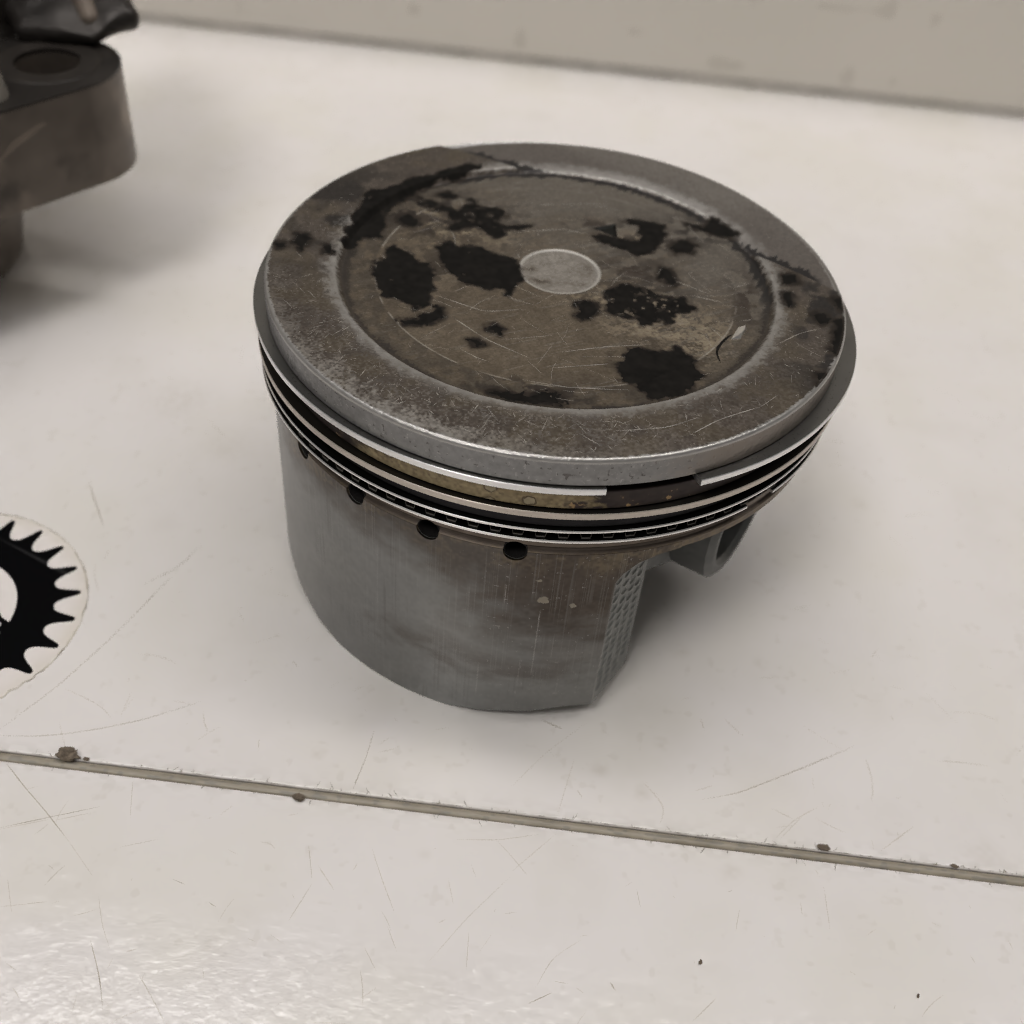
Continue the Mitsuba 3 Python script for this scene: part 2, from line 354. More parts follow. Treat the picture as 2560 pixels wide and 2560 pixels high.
def skirt_color(p, n, uv):
    x, y, z = mm(p)
    az = dr.atan2(y, x) * (180 / math.pi)
    a = az * 0.785
    f = fbm(a * 0.22, z * 0.30, 3, 4)
    h = fbm(a * 0.16, z * 0.40, 11, 5)                   # wiped sideways
    g = noise(a * 2.2, z * 2.2, 5)
    c = mix((0.185, 0.188, 0.184), (0.225, 0.226, 0.220), f)
    brown = mix((0.052, 0.042, 0.035), (0.098, 0.082, 0.069), f * 0.6 + g * 0.4)
    upper = smoothstep(29.5, 37.5, z + (f - 0.5) * 9 + smoothstep(-112, -96, az) * 5)
    side = smoothstep(-106, -88, az + (f - 0.5) * 18) * smoothstep(12, 27, z + (h - .5) * 10)
    band = smoothstep(8, 13, z + (h - 0.5) * 9) * (1 - smoothstep(15, 20, z + (h - 0.5) * 9)) * smoothstep(-122, -108, az + (f - .5) * 20)
    c = mix(c, brown, dr.clip(dr.maximum(dr.maximum(upper * 0.85, side * 1.0), band * 0.6 * smoothstep(0.25, 0.7, h * 0.6 + f * 0.4)), 0, 1))
    c = mix(c, (0.17, 0.135, 0.085), smoothstep(33.5, 38.4, z + (f - .5) * 5) * smoothstep(0.40, 0.75, g * 0.35 + f * 0.65) * 0.6)
    spots = pos_gauss(az, z, -85.4, 28.9, 1.1, 0.85) + pos_gauss(az, z, -79.8, 27.9, 0.7, 0.5) + pos_gauss(az, z, -86.7, 33, 0.8, 0.4) * 0.6
    c = mix(c, (0.26, 0.235, 0.19), smoothstep(0.32, 0.5, spots * (0.6 + 0.8 * g)) * 0.85)
    c = mix(c, (0.34, 0.33, 0.32), smoothstep(0.91, 0.98, noise(a * 2.3, z * 2.3, 15)) * smoothstep(-105, -90, az) * 0.5)
    wear = smoothstep(0.60, 0.95, noise(az * 5.5, z * 0.07, 61)) * smoothstep(0.3, 0.6, noise(az * 0.3, z * 0.12, 62))
    c = mix(c, (0.33, 0.33, 0.32), wear * 0.14)
    c = mix(c, (0.08, 0.072, 0.064), smoothstep(0.62, 0.95, noise(az * 3.7 + 9, z * 0.10, 63)) * smoothstep(0.45, 0.7, noise(az * 0.25, z * 0.1, 64)) * 0.22)
    c = c * (0.95 + 0.10 * noise(az * 1.6, z * 1.6, 65))
    # vertical score lines
    line = mi.Float(0)
    for la, z0, z1, s in ((-92.5, 26.5, 32, .8), (-85.9, 11, 27.2, .7), (-96.5, 4, 13.3, .6), (-118.8, 12.6, 32, .3), (-124.8, 9, 14, .25), (-88.4, 8, 16, .4), (-103, 22, 27, .3), (-82.5, 15, 22, .4), (-80.5, 6, 12, .4)):
        line = dr.maximum(line, dr.exp(-dr.square((az - la - (z - z0) * 0.012) / 0.09)) * smoothstep(z0, z0 + 2, z) * (1 - smoothstep(z1 - 2, z1, z)) * s)
    return mix(c, (0.42, 0.41, 0.395), line * (0.25 + 0.45 * g))


def skirt_bump(p, n, uv):
    x, y, z = mm(p)
    return noise(z * 2.7, 1, 2) * 0.6 + noise(x * 2.5, y * 2.5, z * 2.5) * 0.5


principled('skirt_metal', proc(skirt_color), 0.30, metallic=0.88, spec=0.4, bump=skirt_bump, scale=0.000012)


def cast_color(p, n, uv):
    x, y, z = mm(p)
    return mix((0.080, 0.083, 0.080), (0.125, 0.126, 0.121), fbm(x * 0.5, y * 0.5, z * 0.5, 3))


principled('rib_metal', proc(lambda p, n, uv: mix((0.165, 0.172, 0.165), (0.23, 0.232, 0.222), fbm(p.x * 500, p.y * 500, p.z * 500, 3))), 0.45, metallic=0.6, spec=0.4)
principled('cast_metal', proc(cast_color), 0.5, metallic=0.6, spec=0.4)
principled('scratch_bright', proc(lambda p, n, uv: mix((0.20, 0.185, 0.165), (0.52, 0.49, 0.45), noise(p.x * 700, p.y * 700, 4))), 0.4, metallic=0.6)
principled('nick_bright', rgb(0.85, 0.84, 0.82), 0.22, metallic=1.0)


# --- engine casting
def engine_color(p, n, uv):
    x, y, z = mm(p)
    c = mix((0.075, 0.062, 0.052), (0.16, 0.136, 0.115), fbm(x * 0.12, y * 0.12, z * 0.12, 3))
    c = mix(c, (0.26, 0.215, 0.175), smoothstep(0.50, 0.72, fbm(x * 0.10 + 4, y * 0.10, z * 0.05, 4)) * 0.7)
    c = mix(c, (0.035, 0.03, 0.026), smoothstep(0.50, 0.75, fbm(x * 0.13 + 24, y * 0.13, z * 0.09, 4)) * 0.8)
    return mix(c, (0.018, 0.016, 0.015), smoothstep(48.6, 49.3, z) * 0.9)


principled('engine_dark', proc(engine_color), 0.4, metallic=0.55, spec=0.5)
principled('engine_oily', proc(lambda p, n, uv: mix((0.008, 0.007, 0.0065), (0.032, 0.027, 0.023), fbm(p.x * 130, p.y * 130, p.z * 130, 3))), 0.5, metallic=0.1, spec=0.2)
principled('engine_tan', proc(lambda p, n, uv: mix((0.09, 0.07, 0.055), (0.19, 0.155, 0.125), fbm(p.x * 200, p.y * 200, p.z * 200, 2))), 0.6, metallic=0.2)
principled('bolt_steel', rgb(0.30, 0.28, 0.25), 0.4, metallic=0.5)

# ------------------------------------------------------------------ the setting: bench and wall
def slab(y0, y1, rad, front_round, back_round):
    pts = []
    def corner(cy, a0, a1):
        for a in np.linspace(a0, a1, 7):
            pts.append((cy + rad * math.cos(a), -rad + rad * math.sin(a)))
    if back_round:
        pts.append((y1, -18)); corner(y1 - rad, 0, math.pi / 2)
    else:
        pts.extend([(y1, -18), (y1, 0)])
    if front_round:
        corner(y0 + rad, math.pi / 2, math.pi); pts.append((y0, -18))
    else:
        pts.extend([(y0, 0), (y0, -18)])
    return pts


def along_x(pts, x0=-700, x1=700, wobble=0.0, step=2.0):
    """Carries a (y, z) profile along x."""
    n = max(2, int((x1 - x0) / step)) if wobble else 2
    xs = np.linspace(x0, x1, n)
    prof = np.asarray(pts)
    k = len(prof)
    v = np.zeros((n, k, 3))
    v[:, :, 0] = xs[:, None]
    v[:, :, 1:] = prof[None]
    if wobble:
        q = np.stack([np.repeat(xs[:, None] * 0.5, k, 1), prof[None, :, 0].repeat(n, 0) * 1.3, prof[None, :, 1].repeat(n, 0) * 1.3], -1)
        v[:, :, 1] += (meshkit.fbm(q, 3, 1) - 0.5) * wobble
        v[:, :, 2] += (meshkit.fbm(q, 3, 5) - 0.5) * wobble
    f = []
    for i in range(n - 1):
        for p in range(k):
            q_ = (p + 1) % k
            f += [[i * k + p, i * k + q_, (i + 1) * k + q_], [i * k + p, (i + 1) * k + q_, (i + 1) * k + p]]
    cap = trimesh.creation.triangulate_polygon(sg.Polygon(prof), engine='earcut')[1]
    f = np.vstack([np.array(f), cap[:, ::-1], cap + (n - 1) * k])
    return trimesh.Trimesh(v.reshape(-1, 3), f, process=False)


SEAM = -63.1
put('workbench_top', along_x(slab(SEAM + 0.85, 219, 0.35, True, False)), 'bench_paint', 25, kind='structure',
    label='white painted workbench top under the piston, scratched and stained')
put('workbench_front_board', along_x(slab(-420, SEAM - 0.85, 0.35, False, True)), 'bench_paint', 25, kind='structure',
    label='white front board of the workbench before the seam strip')
st = [(SEAM + 0.74 * math.cos(a), -0.55 + 0.52 * math.sin(a)) for a in np.linspace(0, math.pi, 11)]
put('workbench_top__seam_strip', along_x([(SEAM + 0.74, -3)] + st + [(SEAM - 0.74, -3)], -300, 300, 0.14, 0.5), 'seam_strip', 40,
    label='dull grey strip filling the seam between the white boards')
put('workbench_top__seam_bed', along_x([(SEAM + 0.849, -4), (SEAM + 0.849, -0.9), (SEAM - 0.849, -0.9), (SEAM - 0.849, -4)]), 'seam_dark')
WALL = 216.0
wall = m3.Manifold.cube([1400, 20, 240]).translate([-700, WALL, 3.6])
put('backsplash_wall', wall, 'wall_paint', kind='structure', label='grey beige wall rising behind the workbench')
jp = [(WALL + 4, -2), (WALL + 4, 3.8), (WALL + 0.9, 3.8)] + [(WALL + 0.9 - 0.5 * math.sin(a), 3.6 - 3.6 * (a / (math.pi))) for a in np.linspace(0.2, math.pi, 6)] + [(WALL + 0.4, -2)]
put('backsplash_wall__joint', along_x(jp, -420, 420, 0.9, 2.5), 'wall_joint', 40, label='darker joint strip at the foot of the wall')

SCRATCHES = [
    (0.12, [(-77.2,-58.7), (-71.7,-49.4), (-67.8,-40.7), (-65.2,-34.2), (-62.6,-26.8), (-61.0,-22.3)]),
    (0.12, [(-76.7,-59.7), (-72.4,-59.3), (-67.6,-58.2), (-62.1,-56.3), (-56.2,-53.7), (-48.7,-49.2)]),
    (0.12, [(-65.7,-26.4), (-64.5,-25.0), (-62.0,-22.5), (-60.2,-19.7), (-58.9,-15.4)]),
    (0.22, [(-84.3,-2.0), (-82.1,-6.1), (-79.0,-10.8), (-77.4,-13.6)]),
    (0.08, [(-60.0,-53.9), (-60.0,-49.1)]),
    (0.08, [(-59.9,-52.8), (-59.3,-49.9)]),
    (0.08, [(-77.2,-16.6), (-75.9,-14.9)]),
    (0.08, [(-70.4,-49.8), (-64.7,-51.8), (-62.4,-53.2), (-61.2,-54.4)]),
    (0.06, [(-68.8,-56.3), (-66.2,-60.5)]),
    (0.14, [(-73.9,-64.2), (-69.6,-67.8), (-65.1,-71.2), (-59.8,-75.6)]),
    (0.06, [(-59.8,-75.6), (-54.6,-80.3)]),
    (0.13, [(-70.2,-74.8), (-65.9,-73.0), (-57.4,-69.5)]),
    (0.1, [(-70.1,-75.0), (-63.7,-72.5)]),
    (0.1, [(-62.8,-72.5), (-58.4,-70.7)]),
    (0.12, [(-51.7,-89.1), (-49.7,-92.2), (-48.2,-94.8), (-46.7,-98.1)]),
    (0.1, [(-43.8,-92.9), (-41.3,-95.4), (-38.6,-98.4)]),
    (0.08, [(-65.2,-86.2), (-59.3,-84.7)]),
    (0.08, [(-65.9,-82.2), (-63.4,-86.8)]),
    (0.08, [(-26.1,-71.5), (-24.4,-76.7)]),
    (0.08, [(-24.3,-77.5), (-26.2,-83.1)]),
    (0.13, [(-20.4,-50.6), (-20.6,-55.2), (-21.6,-61.7)]),
    (0.1, [(-19.0,-74.7), (-18.5,-73.4)]),
    (0.1, [(-41.5,-69.3), (-41.0,-69.1)]),
    (0.14, [(-43.5,-79.3), (-41.7,-79.8)]),
    (0.16, [(-37.6,-82.0), (-36.5,-82.5)]),
    (0.1, [(-24.0,-74.6), (-21.0,-77.9)]),
    (0.06, [(-54.3,-64.7), (-52.6,-70.8)]),
    (0.06, [(-52.5,-75.5), (-47.4,-73.5)]),
    (0.07, [(-33.1,-72.0), (-30.9,-71.5), (-30.6,-72.9)]),
    (0.07, [(3.5,-72.6), (-2.0,-79.7), (-6.2,-86.3)]),
    (0.08, [(-1.4,-81.6), (-1.1,-86.8)]),
    (0.07, [(-15.4,-85.3), (-13.0,-88.6)]),
    (0.06, [(-5.3,-74.1), (-4.0,-78.0)]),
    (0.1, [(-50.5,-98.9), (-50.7,-96.5)]),
    (0.08, [(-55.0,-86.2), (-52.3,-84.9)]),
    (0.08, [(-14.4,-92.4), (-12.6,-90.7)]),
    (0.06, [(2.3,-57.7), (7.2,-50.7), (13.2,-44.2)]),
    (0.14, [(31.8,-55.9), (37.3,-54.0), (43.7,-50.4), (51.3,-45.9), (57.3,-42.2)]),
    (0.1, [(42.5,-61.3), (45.6,-57.7), (50.0,-54.5)]),
    (0.08, [(43.3,-61.2), (47.3,-56.5)]),
    (0.1, [(58.5,-61.1), (64.5,-56.0)]),
    (0.07, [(9.6,-61.8), (10.8,-55.5), (11.6,-51.5)]),
    (0.06, [(3.7,-71.7), (9.6,-64.9)]),
    (0.08, [(49.2,-68.1), (49.4,-74.6)]),
    (0.1, [(22.4,-53.9), (26.1,-58.1), (25.2,-61.0)]),
    (0.07, [(8.4,-88.1), (10.3,-83.8), (14.1,-80.7)]),
    (0.16, [(7.6,-90.3), (10.6,-88.5)]),
    (0.1, [(29.4,-90.0), (32.7,-86.5)]),
    (0.1, [(75.0,-72.9), (75.4,-74.2)]),
    (0.2, [(18.4,-86.1), (19.1,-87.1)]),
    (0.1, [(10.9,-86.9), (12.7,-87.0)]),
    (0.1, [(13.8,-87.4), (14.9,-88.0)]),
    (0.25, [(5.9,-44.7), (9.4,-46.0)]),
    (0.12, [(35.0,-70.8), (36.4,-70.9), (35.6,-70.4)]),
]


def ribbon(pts, w, z=0.012, taper=True):
    ls = sg.LineString(pts)
    n = max(3, int(ls.length / 0.8))
    c = np.array([ls.interpolate(t, normalized=True).coords[0] for t in np.linspace(0, 1, n)])
    for _ in range(3):                                   # round the corners of the polyline
        c[1:-1] = 0.25 * c[:-2] + 0.5 * c[1:-1] + 0.25 * c[2:]
    d = np.gradient(c, axis=0)
    d /= np.linalg.norm(d, axis=1, keepdims=True)
    nrm = np.stack([-d[:, 1], d[:, 0]], 1)
    s = np.linspace(0, 1, n)
    ww = w * (np.clip(np.minimum(s, 1 - s) * 6, 0.15, 1) if taper else 1) * (0.55 + 0.75 * meshkit.noise(np.stack([c[:, 0] * 0.9, c[:, 1] * 0.9, s * 0], 1), 3))
    ww = np.broadcast_to(ww, s.shape)
    v = np.concatenate([np.c_[c + nrm * ww[:, None] / 2, np.full(n, z)], np.c_[c - nrm * ww[:, None] / 2, np.full(n, z)]])
    i = np.arange(n - 1)
    f = np.vstack([np.stack([i, i + n, i + n + 1], 1), np.stack([i, i + n + 1, i + 1], 1)])
    return trimesh.Trimesh(v, f, process=False)


strong = [ribbon(p, w * 0.9) for w, p in SCRATCHES if w >= 0.12]
faint = [ribbon(p, w * 1.15) for w, p in SCRATCHES if w < 0.12]
for i in range(430):
    x, y = rng.uniform(-85, 110), rng.uniform(-108, 60)
    if x * x + y * y < 47 ** 2 or abs(y - SEAM) < 1.5:
        continue
    a, ln = rng.uniform(0, math.pi), rng.exponential(2.2) + 0.4
    if y > -20 and rng.random() < 0.6:
        continue
    b = a + rng.normal(0, 0.25)
    p = [(x, y), (x + ln * 0.5 * math.cos(a), y + ln * 0.5 * math.sin(a)), (x + ln * 0.5 * (math.cos(a) + math.cos(b)), y + ln * 0.5 * (math.sin(a) + math.sin(b)))]
    if any(abs(q[1] - SEAM) < 1.0 for q in p) or (p[0][1] - SEAM) * (p[2][1] - SEAM) < 0:
        continue
    faint.append(ribbon(p, rng.uniform(0.05, 0.13), 0.010))
fray = []
for i in range(520):
    x = rng.uniform(-82, 92)
    e = SEAM + (0.9 if rng.random() < 0.6 else -0.9)
    o = 1 if e > SEAM else -1
    ln, sl = min(rng.exponential(0.28) + 0.08, 1.4), rng.normal(0, 0.5)
    fray.append(ribbon([(x, e - o * 0.02), (x + sl * ln * 0.6, e + o * ln * 0.5), (x + sl * ln, e + o * ln)] if rng.random() < 0.55 else [(x, e), (x + ln, e + o * 0.05), (x + 2 * ln, e)], rng.uniform(0.07, 0.2), 0.011))
put('workbench_top__seam_fray', trimesh.util.concatenate(fray), 'fray_dirt', kind='stuff', label='dark frayed grime along both edges of the seam')
put('workbench_top__scratch_mark', trimesh.util.concatenate(strong), 'scratch_dirt', kind='stuff', label='brown dirt filled scratches in the white paint')
put('workbench_top__scratch_mark', trimesh.util.concatenate(faint), 'scratch_faint', kind='stuff', label='faint hairline scratches in the white paint')


# ------------------------------------------------------------------ crumbs of dirt along the seam
def crumb(key, x, y, size, seed, label, flat=0.6, squash=1.0, rot=0.0):
    s = trimesh.creation.icosphere(subdivisions=4, radius=1.0)
    v = np.array(s.vertices)
    v *= (0.30 + 1.35 * meshkit.fbm(v * 1.9 + seed * 7.3, 5, seed) ** 1.3 + 0.25 * meshkit.noise(v * 7, seed))[:, None]
    v *= [size, size * squash, size * flat]
    c, sn = math.cos(rot), math.sin(rot)
    v[:, :2] = v[:, :2] @ np.array([[c, sn], [-sn, c]])
    v[:, 2] -= v[:, 2].min() + 0.12 * size
    put(key, trimesh.Trimesh(v + [x, y, 0], s.faces, process=False), 'crumb', 30, label=label, category='dirt', group=None)


crumb('dirt_crumb', -65.2, -61.9, 1.65, 1, 'largest brown dirt crumb, on the seam strip near the gear decal', 0.42, 0.6, -0.1)
crumb('dirt_crumb', -62.3, -62.1, 0.4, 2, 'tiny dark crumb just right of the largest brown dirt crumb', 0.6, 0.7)
crumb('dirt_crumb', -29.2, -64.3, 0.85, 3, 'small brown crumb on the near side of the seam strip', 0.55, 0.6, -0.15)
crumb('dirt_crumb', 49.8, -61.9, 0.85, 4, 'grey brown crumb on the far side of the seam, right of the piston', 0.5, 0.5, -0.1)
crumb('dirt_crumb', 69.4, -62.2, 0.6, 5, 'flat grey crumb on the seam strip nearest the right edge', 0.35, 0.45, -0.1)
crumb('dirt_crumb', 30.7, -81.8, 0.36, 6, 'tiny black speck on the front board, below the piston', 0.5, 0.6, 1.1)
crumb('dirt_crumb', 60.5, -82.7, 0.32, 7, 'tiny black speck on the front board, near the lower right corner', 0.5, 0.5, 1.3)

# ------------------------------------------------------------------ gear decal on the bench
DC = np.array([-96.6, -37.2])


def prism(poly, z0, z1):
    polys = getattr(poly, 'geoms', [poly])
    m = trimesh.util.concatenate([trimesh.creation.extrude_polygon(g, z1 - z0, engine='earcut') for g in polys])
    m.apply_translation([0, 0, z0])
    return m


th = np.radians(np.arange(0, 360, 0.5))
edge = 23.55 + 0.05 * np.sin(5 * th) + 0.10 * (meshkit.fbm(np.stack([np.cos(th) * 9, np.sin(th) * 9, th * 0], 1), 3, 4) - 0.5)
deg = (np.degrees(th) + 180) % 360 - 180
for a0, w, d in ((-33, 2.2, .55), (-38.5, 2.6, .75), (-45, 2.0, .9), (-50, 3, .5), (-27, 1.5, .35), (8, 1.2, .2), (40, 1.5, .2)):
    edge -= d * np.exp(-((deg - a0) / w) ** 2) * (0.7 + 0.6 * np.sin(deg * 3.1) ** 2)
disc = sg.Polygon(np.c_[DC[0] + edge * np.cos(th), DC[1] + edge * np.sin(th)])
put('gear_decal__film', prism(disc, 0.0, 0.12), 'decal_film')
labels['gear_decal'] = {'label': 'round clear decal with a black printed gear, stuck on the bench at left', 'category': 'sticker'}
rim = disc.buffer(0.10).difference(disc.buffer(-0.02))
put('gear_decal__dirty_rim', prism(rim, 0.0, 0.10), 'decal_rim', label='brown grime along the ragged decal edge')
N_T = 23
tt_ = np.radians(np.arange(0, 360, 0.25))
u = ((np.degrees(tt_) - 4.0) / (360 / N_T) + 0.5) % 1 - 0.5
lean = np.abs(2 * u + 0.05 * (1 - np.abs(2 * u)))
rr = np.interp(lean, [0.0, 0.11, 0.18, 0.25, 0.34, 0.44, 0.55, 0.68, 0.83, 1.0], [22.5, 22.4, 22.0, 21.3, 20.35, 19.6, 19.0, 18.6, 18.38, 18.3])
gear = sg.Polygon(np.c_[rr * np.cos(tt_), rr * np.sin(tt_)]).buffer(-0.15).buffer(0.3).buffer(-0.15)
gear = gear.difference(sg.Point(0, 0).buffer(12.1, 96))
gear = shapely.affinity.translate(gear, *DC)
put('gear_decal__gear_print', prism(gear, 0.125, 0.16), 'decal_ink', label='black printed gear wheel with pointed teeth')
em = sg.Polygon([(6.5, 2.2), (8.4, 1.6), (9.8, 0.7), (10.5, -0.1), (12.0, -0.9), (12.5, -2.1), (11.5, -3.2), (9.5, -4.2), (7, -3.5)]).buffer(0.1)
em = em.difference(sg.Point(10.4, -1.7).buffer(0.62))
em = shapely.affinity.translate(em, *DC)
put('gear_decal__emblem_print', prism(em, 0.125, 0.16), 'decal_ink', label='black printed shape inside the gear')

# ------------------------------------------------------------------ the piston
H = 55.9
A = -27.0                                                # direction of the pin axis, degrees
ROT = [0, 0, A]
labels['piston'] = {'label': 'used engine piston with rings and a carbon stained crown, standing on the white bench', 'category': 'piston'}


def crown_z(x, y):
    r = np.hypot(x, y)
    m, q = x * 0.454 + y * 0.891, -x * 0.891 + y * 0.454
    z = np.full_like(r, H)
    # valve relief: a pocket behind a nearly straight step, its floor rising again to the rim
    mm_ = m + q * q * 0.0023
    rel = ramp(26.0, 27.0, mm_) * (0.85 - 0.65 * (np.clip((mm_ - 27.6) / 17, 0, 1)) ** 1.6)
    round_ = 0.16 * (1 - ramp(34.5, 36.4, r))
    z = z - np.maximum(rel, round_)
    dish = H - 1.15 - 0.06 * (1 - ramp(28.2, 28.6, r))
    k = ramp(33.3, 34.5, r + 0.12 * (meshkit.fbm(np.stack([x, y, x * 0], -1) * 0.7, 2, 3) - 0.5))
    z = dish * (1 - k) + z * k
    rs = np.hypot(x - 0.4, y - 1.8)
    z = np.where(r < 28, z - 0.14 * (1 - ramp(6.2, 6.7, rs)) + 0.04 * np.exp(-((rs - 6.7) / 0.35) ** 2), z)
    # stamped arrow
    tri = np.array([(5.5, 16.4), (8.6, 18.3), (9.0, 14.4)])
    d = np.full_like(r, -9.0)
    for i in range(3):
        a, b = tri[i], tri[(i + 1) % 3]
        e = (b - a) / np.linalg.norm(b - a)
        d = np.maximum(d, -(e[1] * (x - a[0]) - e[0] * (y - a[1])))
    z = z - 0.35 * ramp(0.1, -0.1, d)
    return z


NT = 1080
rads = np.unique(np.r_[np.arange(0.25, 6, 0.4), np.arange(6, 7.2, 0.1), np.arange(7.2, 28, 0.28), np.arange(28, 29, 0.08), np.arange(29, 33, 0.28), np.arange(33, 36.6, 0.1), np.arange(36.6, 44.4, 0.22), 44.45])
az = np.arange(NT) * 2 * math.pi / NT
X, Y = np.cos(az)[None] * rads[:, None], np.sin(az)[None] * rads[:, None]
Z = crown_z(X, Y)
rows = [np.stack([X, Y, Z], -1)]
top = Z[-1]
for r_, dz in ((44.62, 0.04), (44.78, 0.12), (44.90, 0.26), (44.97, 0.42), (45.0, 0.60)):
    rows.append(np.stack([np.cos(az) * r_, np.sin(az) * r_, top - dz], -1)[None])
V = np.concatenate(rows)
nr = len(V)
V = np.vstack([V.reshape(-1, 3), [[0, 0, crown_z(np.array([0.0]), np.array([0.0]))[0]]]])
i, j = np.meshgrid(np.arange(nr - 1), np.arange(NT), indexing='ij')
a_, b_, c_, d_ = i * NT + j, (i + 1) * NT + j, (i + 1) * NT + (j + 1) % NT, i * NT + (j + 1) % NT
F = np.vstack([np.stack([a_, b_, c_], -1).reshape(-1, 3), np.stack([a_, c_, d_], -1).reshape(-1, 3),
               np.stack([np.full(NT, nr * NT), np.arange(NT), (np.arange(NT) + 1) % NT], 1)])
CARBON = [
    (0, [(-26.7,3.8), (-24.4,2.6), (-21.8,0.1), (-19.6,0.3), (-18.8,-4.7), (-18.6,-9.3), (-18.5,-12.0), (-20.0,-13.2), (-22.5,-11.7), (-25.5,-10.3), (-27.5,-7.0), (-28.5,-3.3), (-27.8,-0.2)]),  # P1
    (0, [(-19.9,4.6), (-18.5,6.4), (-16.2,5.6), (-13.6,6.2), (-11.4,5.4), (-8.6,4.4), (-6.9,2.8), (-6.0,1.0), (-5.3,-2.3), (-6.1,-4.9), (-6.6,-6.8), (-7.9,-5.2), (-10.1,-5.9), (-12.7,-5.5), (-14.4,-4.9), (-15.4,-3.0), (-17.1,-1.9), (-18.3,0.8)]),  # P2
    (0, [(-33.3,17.4), (-31.4,19.3), (-27.8,23.4), (-23.9,26.1), (-20.0,30.2), (-16.1,32.4), (-15.7,31.2), (-18.9,27.9), (-22.3,25.3), (-25.3,22.2), (-28.0,18.0), (-29.2,14.9), (-29.4,11.5), (-29.1,8.3), (-29.1,5.1), (-31.8,5.1), (-32.6,2.3), (-33.5,0.6), (-34.3,1.9), (-34.3,5.6), (-34.1,9.9), (-33.7,12.2), (-33.6,14.5)]),  # P3
    (0, [(-25.6,20.6), (-22.9,19.8), (-20.5,18.6), (-17.6,16.4), (-16.6,21.8), (-14.4,19.4), (-11.8,19.4), (-10.3,18.1), (-10.7,14.1), (-6.8,14.4), (-4.9,14.8), (-6.7,13.0), (-9.7,12.6), (-10.2,9.6), (-12.5,10.9), (-14.4,12.7), (-16.6,10.6), (-18.3,10.7), (-17.4,14.2), (-19.7,15.4), (-22.4,16.4), (-24.7,18.2)]),  # P4
    (0, [(-21.8,21.8), (-20.5,22.7), (-18.9,21.6), (-20.5,20.6)]),  # P4b
    (0, [(-27.3,12.0), (-26.0,14.0), (-24.4,13.2), (-23.4,11.8), (-24.0,10.5), (-26.0,10.6)]),  # P4c
    (0, [(-22.2,-16.3), (-19.8,-16.5), (-18.6,-14.7), (-17.6,-13.8), (-17.4,-12.2), (-16.5,-12.5), (-16.1,-14.6), (-17.4,-16.0), (-19.1,-17.2), (-21.1,-17.4)]),  # P5
    (0, [(-9.1,-15.4), (-8.2,-15.0), (-7.1,-15.8), (-7.5,-17.0), (-8.7,-16.4)]),  # P6
    (0, [(-11.3,-19.6), (-10.4,-19.3), (-9.3,-20.1), (-10.2,-20.7)]),  # P7
    (1, [(-41.7,1.8), (-40.2,2.1), (-39.1,0.8), (-39.9,-2.4), (-41.4,-0.7)]),  # P8
    (1, [(-44.2,-1.3), (-42.9,-0.8), (-42.4,-1.9), (-43.4,-2.6)]),  # P8b
    (1, [(-36.7,-0.7), (-35.7,-0.2), (-35.4,-2.4), (-36.1,-2.5)]),  # P8c
    (0, [(11.6,-17.2), (13.0,-16.9), (15.2,-17.3), (17.2,-17.0), (18.4,-15.0), (19.4,-15.5), (20.8,-17.9), (21.7,-20.6), (22.8,-21.5), (21.6,-23.7), (20.8,-25.8), (19.4,-26.8), (17.1,-28.0), (15.3,-28.7), (13.9,-27.1), (12.2,-25.9), (10.6,-25.1), (10.0,-22.8), (10.2,-20.8), (10.9,-19.8)]),  # Q1
    (0, [(7.4,-3.0), (9.2,-1.2), (10.5,0.0), (12.3,-0.1), (14.7,-0.5), (16.2,-2.1), (18.8,-2.5), (19.8,-1.8), (20.6,-3.5), (21.8,-4.7), (20.3,-5.9), (18.7,-6.7), (18.2,-9.0), (17.2,-9.7), (16.0,-8.1), (15.2,-10.5), (13.5,-10.9), (12.4,-9.3), (11.2,-9.1), (9.4,-8.6), (8.1,-7.9), (8.0,-5.2)]),  # Q2
    (0, [(3.5,-7.0), (5.0,-6.0), (6.5,-6.4), (6.9,-8.2), (6.2,-9.7), (4.5,-10.9), (3.4,-10.2), (3.9,-8.8)]),  # Q3
    (0, [(10.0,19.8), (11.7,20.8), (14.0,20.7), (17.2,20.3), (17.2,16.4), (16.2,13.5), (14.6,10.5), (12.2,8.9), (10.2,10.6), (6.6,11.9), (5.6,13.8), (6.3,14.5), (9.0,14.3), (10.7,13.4), (12.9,13.8), (13.5,15.6), (12.6,17.0), (12.3,18.6)]),  # Q4
    (0, [(17.9,12.8), (19.3,15.2), (20.9,15.6), (22.2,14.3), (21.2,11.9), (19.0,11.4)]),  # Q5
    (0, [(20.8,21.1), (23.6,20.6), (25.4,23.3), (27.6,21.5), (29.4,19.1), (29.1,17.9), (26.3,18.4), (24.1,19.0)]),  # Q7
    (0, [(16.5,6.3), (17.6,6.0), (18.9,2.3), (18.1,1.2), (17.0,2.9), (16.0,2.7)]),  # Q8
    (1, [(35.7,5.9), (37.9,6.8), (37.9,4.4), (36.0,3.5)]),  # Q10
    (1, [(35.5,1.0), (36.7,1.2), (36.3,-2.6), (35.5,-2.8)]),  # Q10b
    (1, [(39.6,-4.7), (41.5,-3.6), (41.8,-6.1), (40.1,-7.0)]),  # Q11
    (1, [(43.3,0.7), (44.7,1.4), (45.0,-1.3), (44.0,-2.4)]),  # Q11b
    (1, [(42.6,-5.4), (44.0,-4.3), (44.0,-9.1), (42.8,-14.5), (41.4,-13.9), (42.6,-9.4)]),  # Q11c
    (1, [(38.8,-20.1), (40.8,-18.9), (40.3,-21.8), (38.7,-22.8)]),  # Q11d
    (0, [(-7.3,-31.5), (-4.7,-30.6), (-1.7,-31.0), (2.4,-29.3), (2.6,-32.2), (-2.7,-32.5), (-4.9,-32.5)]),  # R1
]
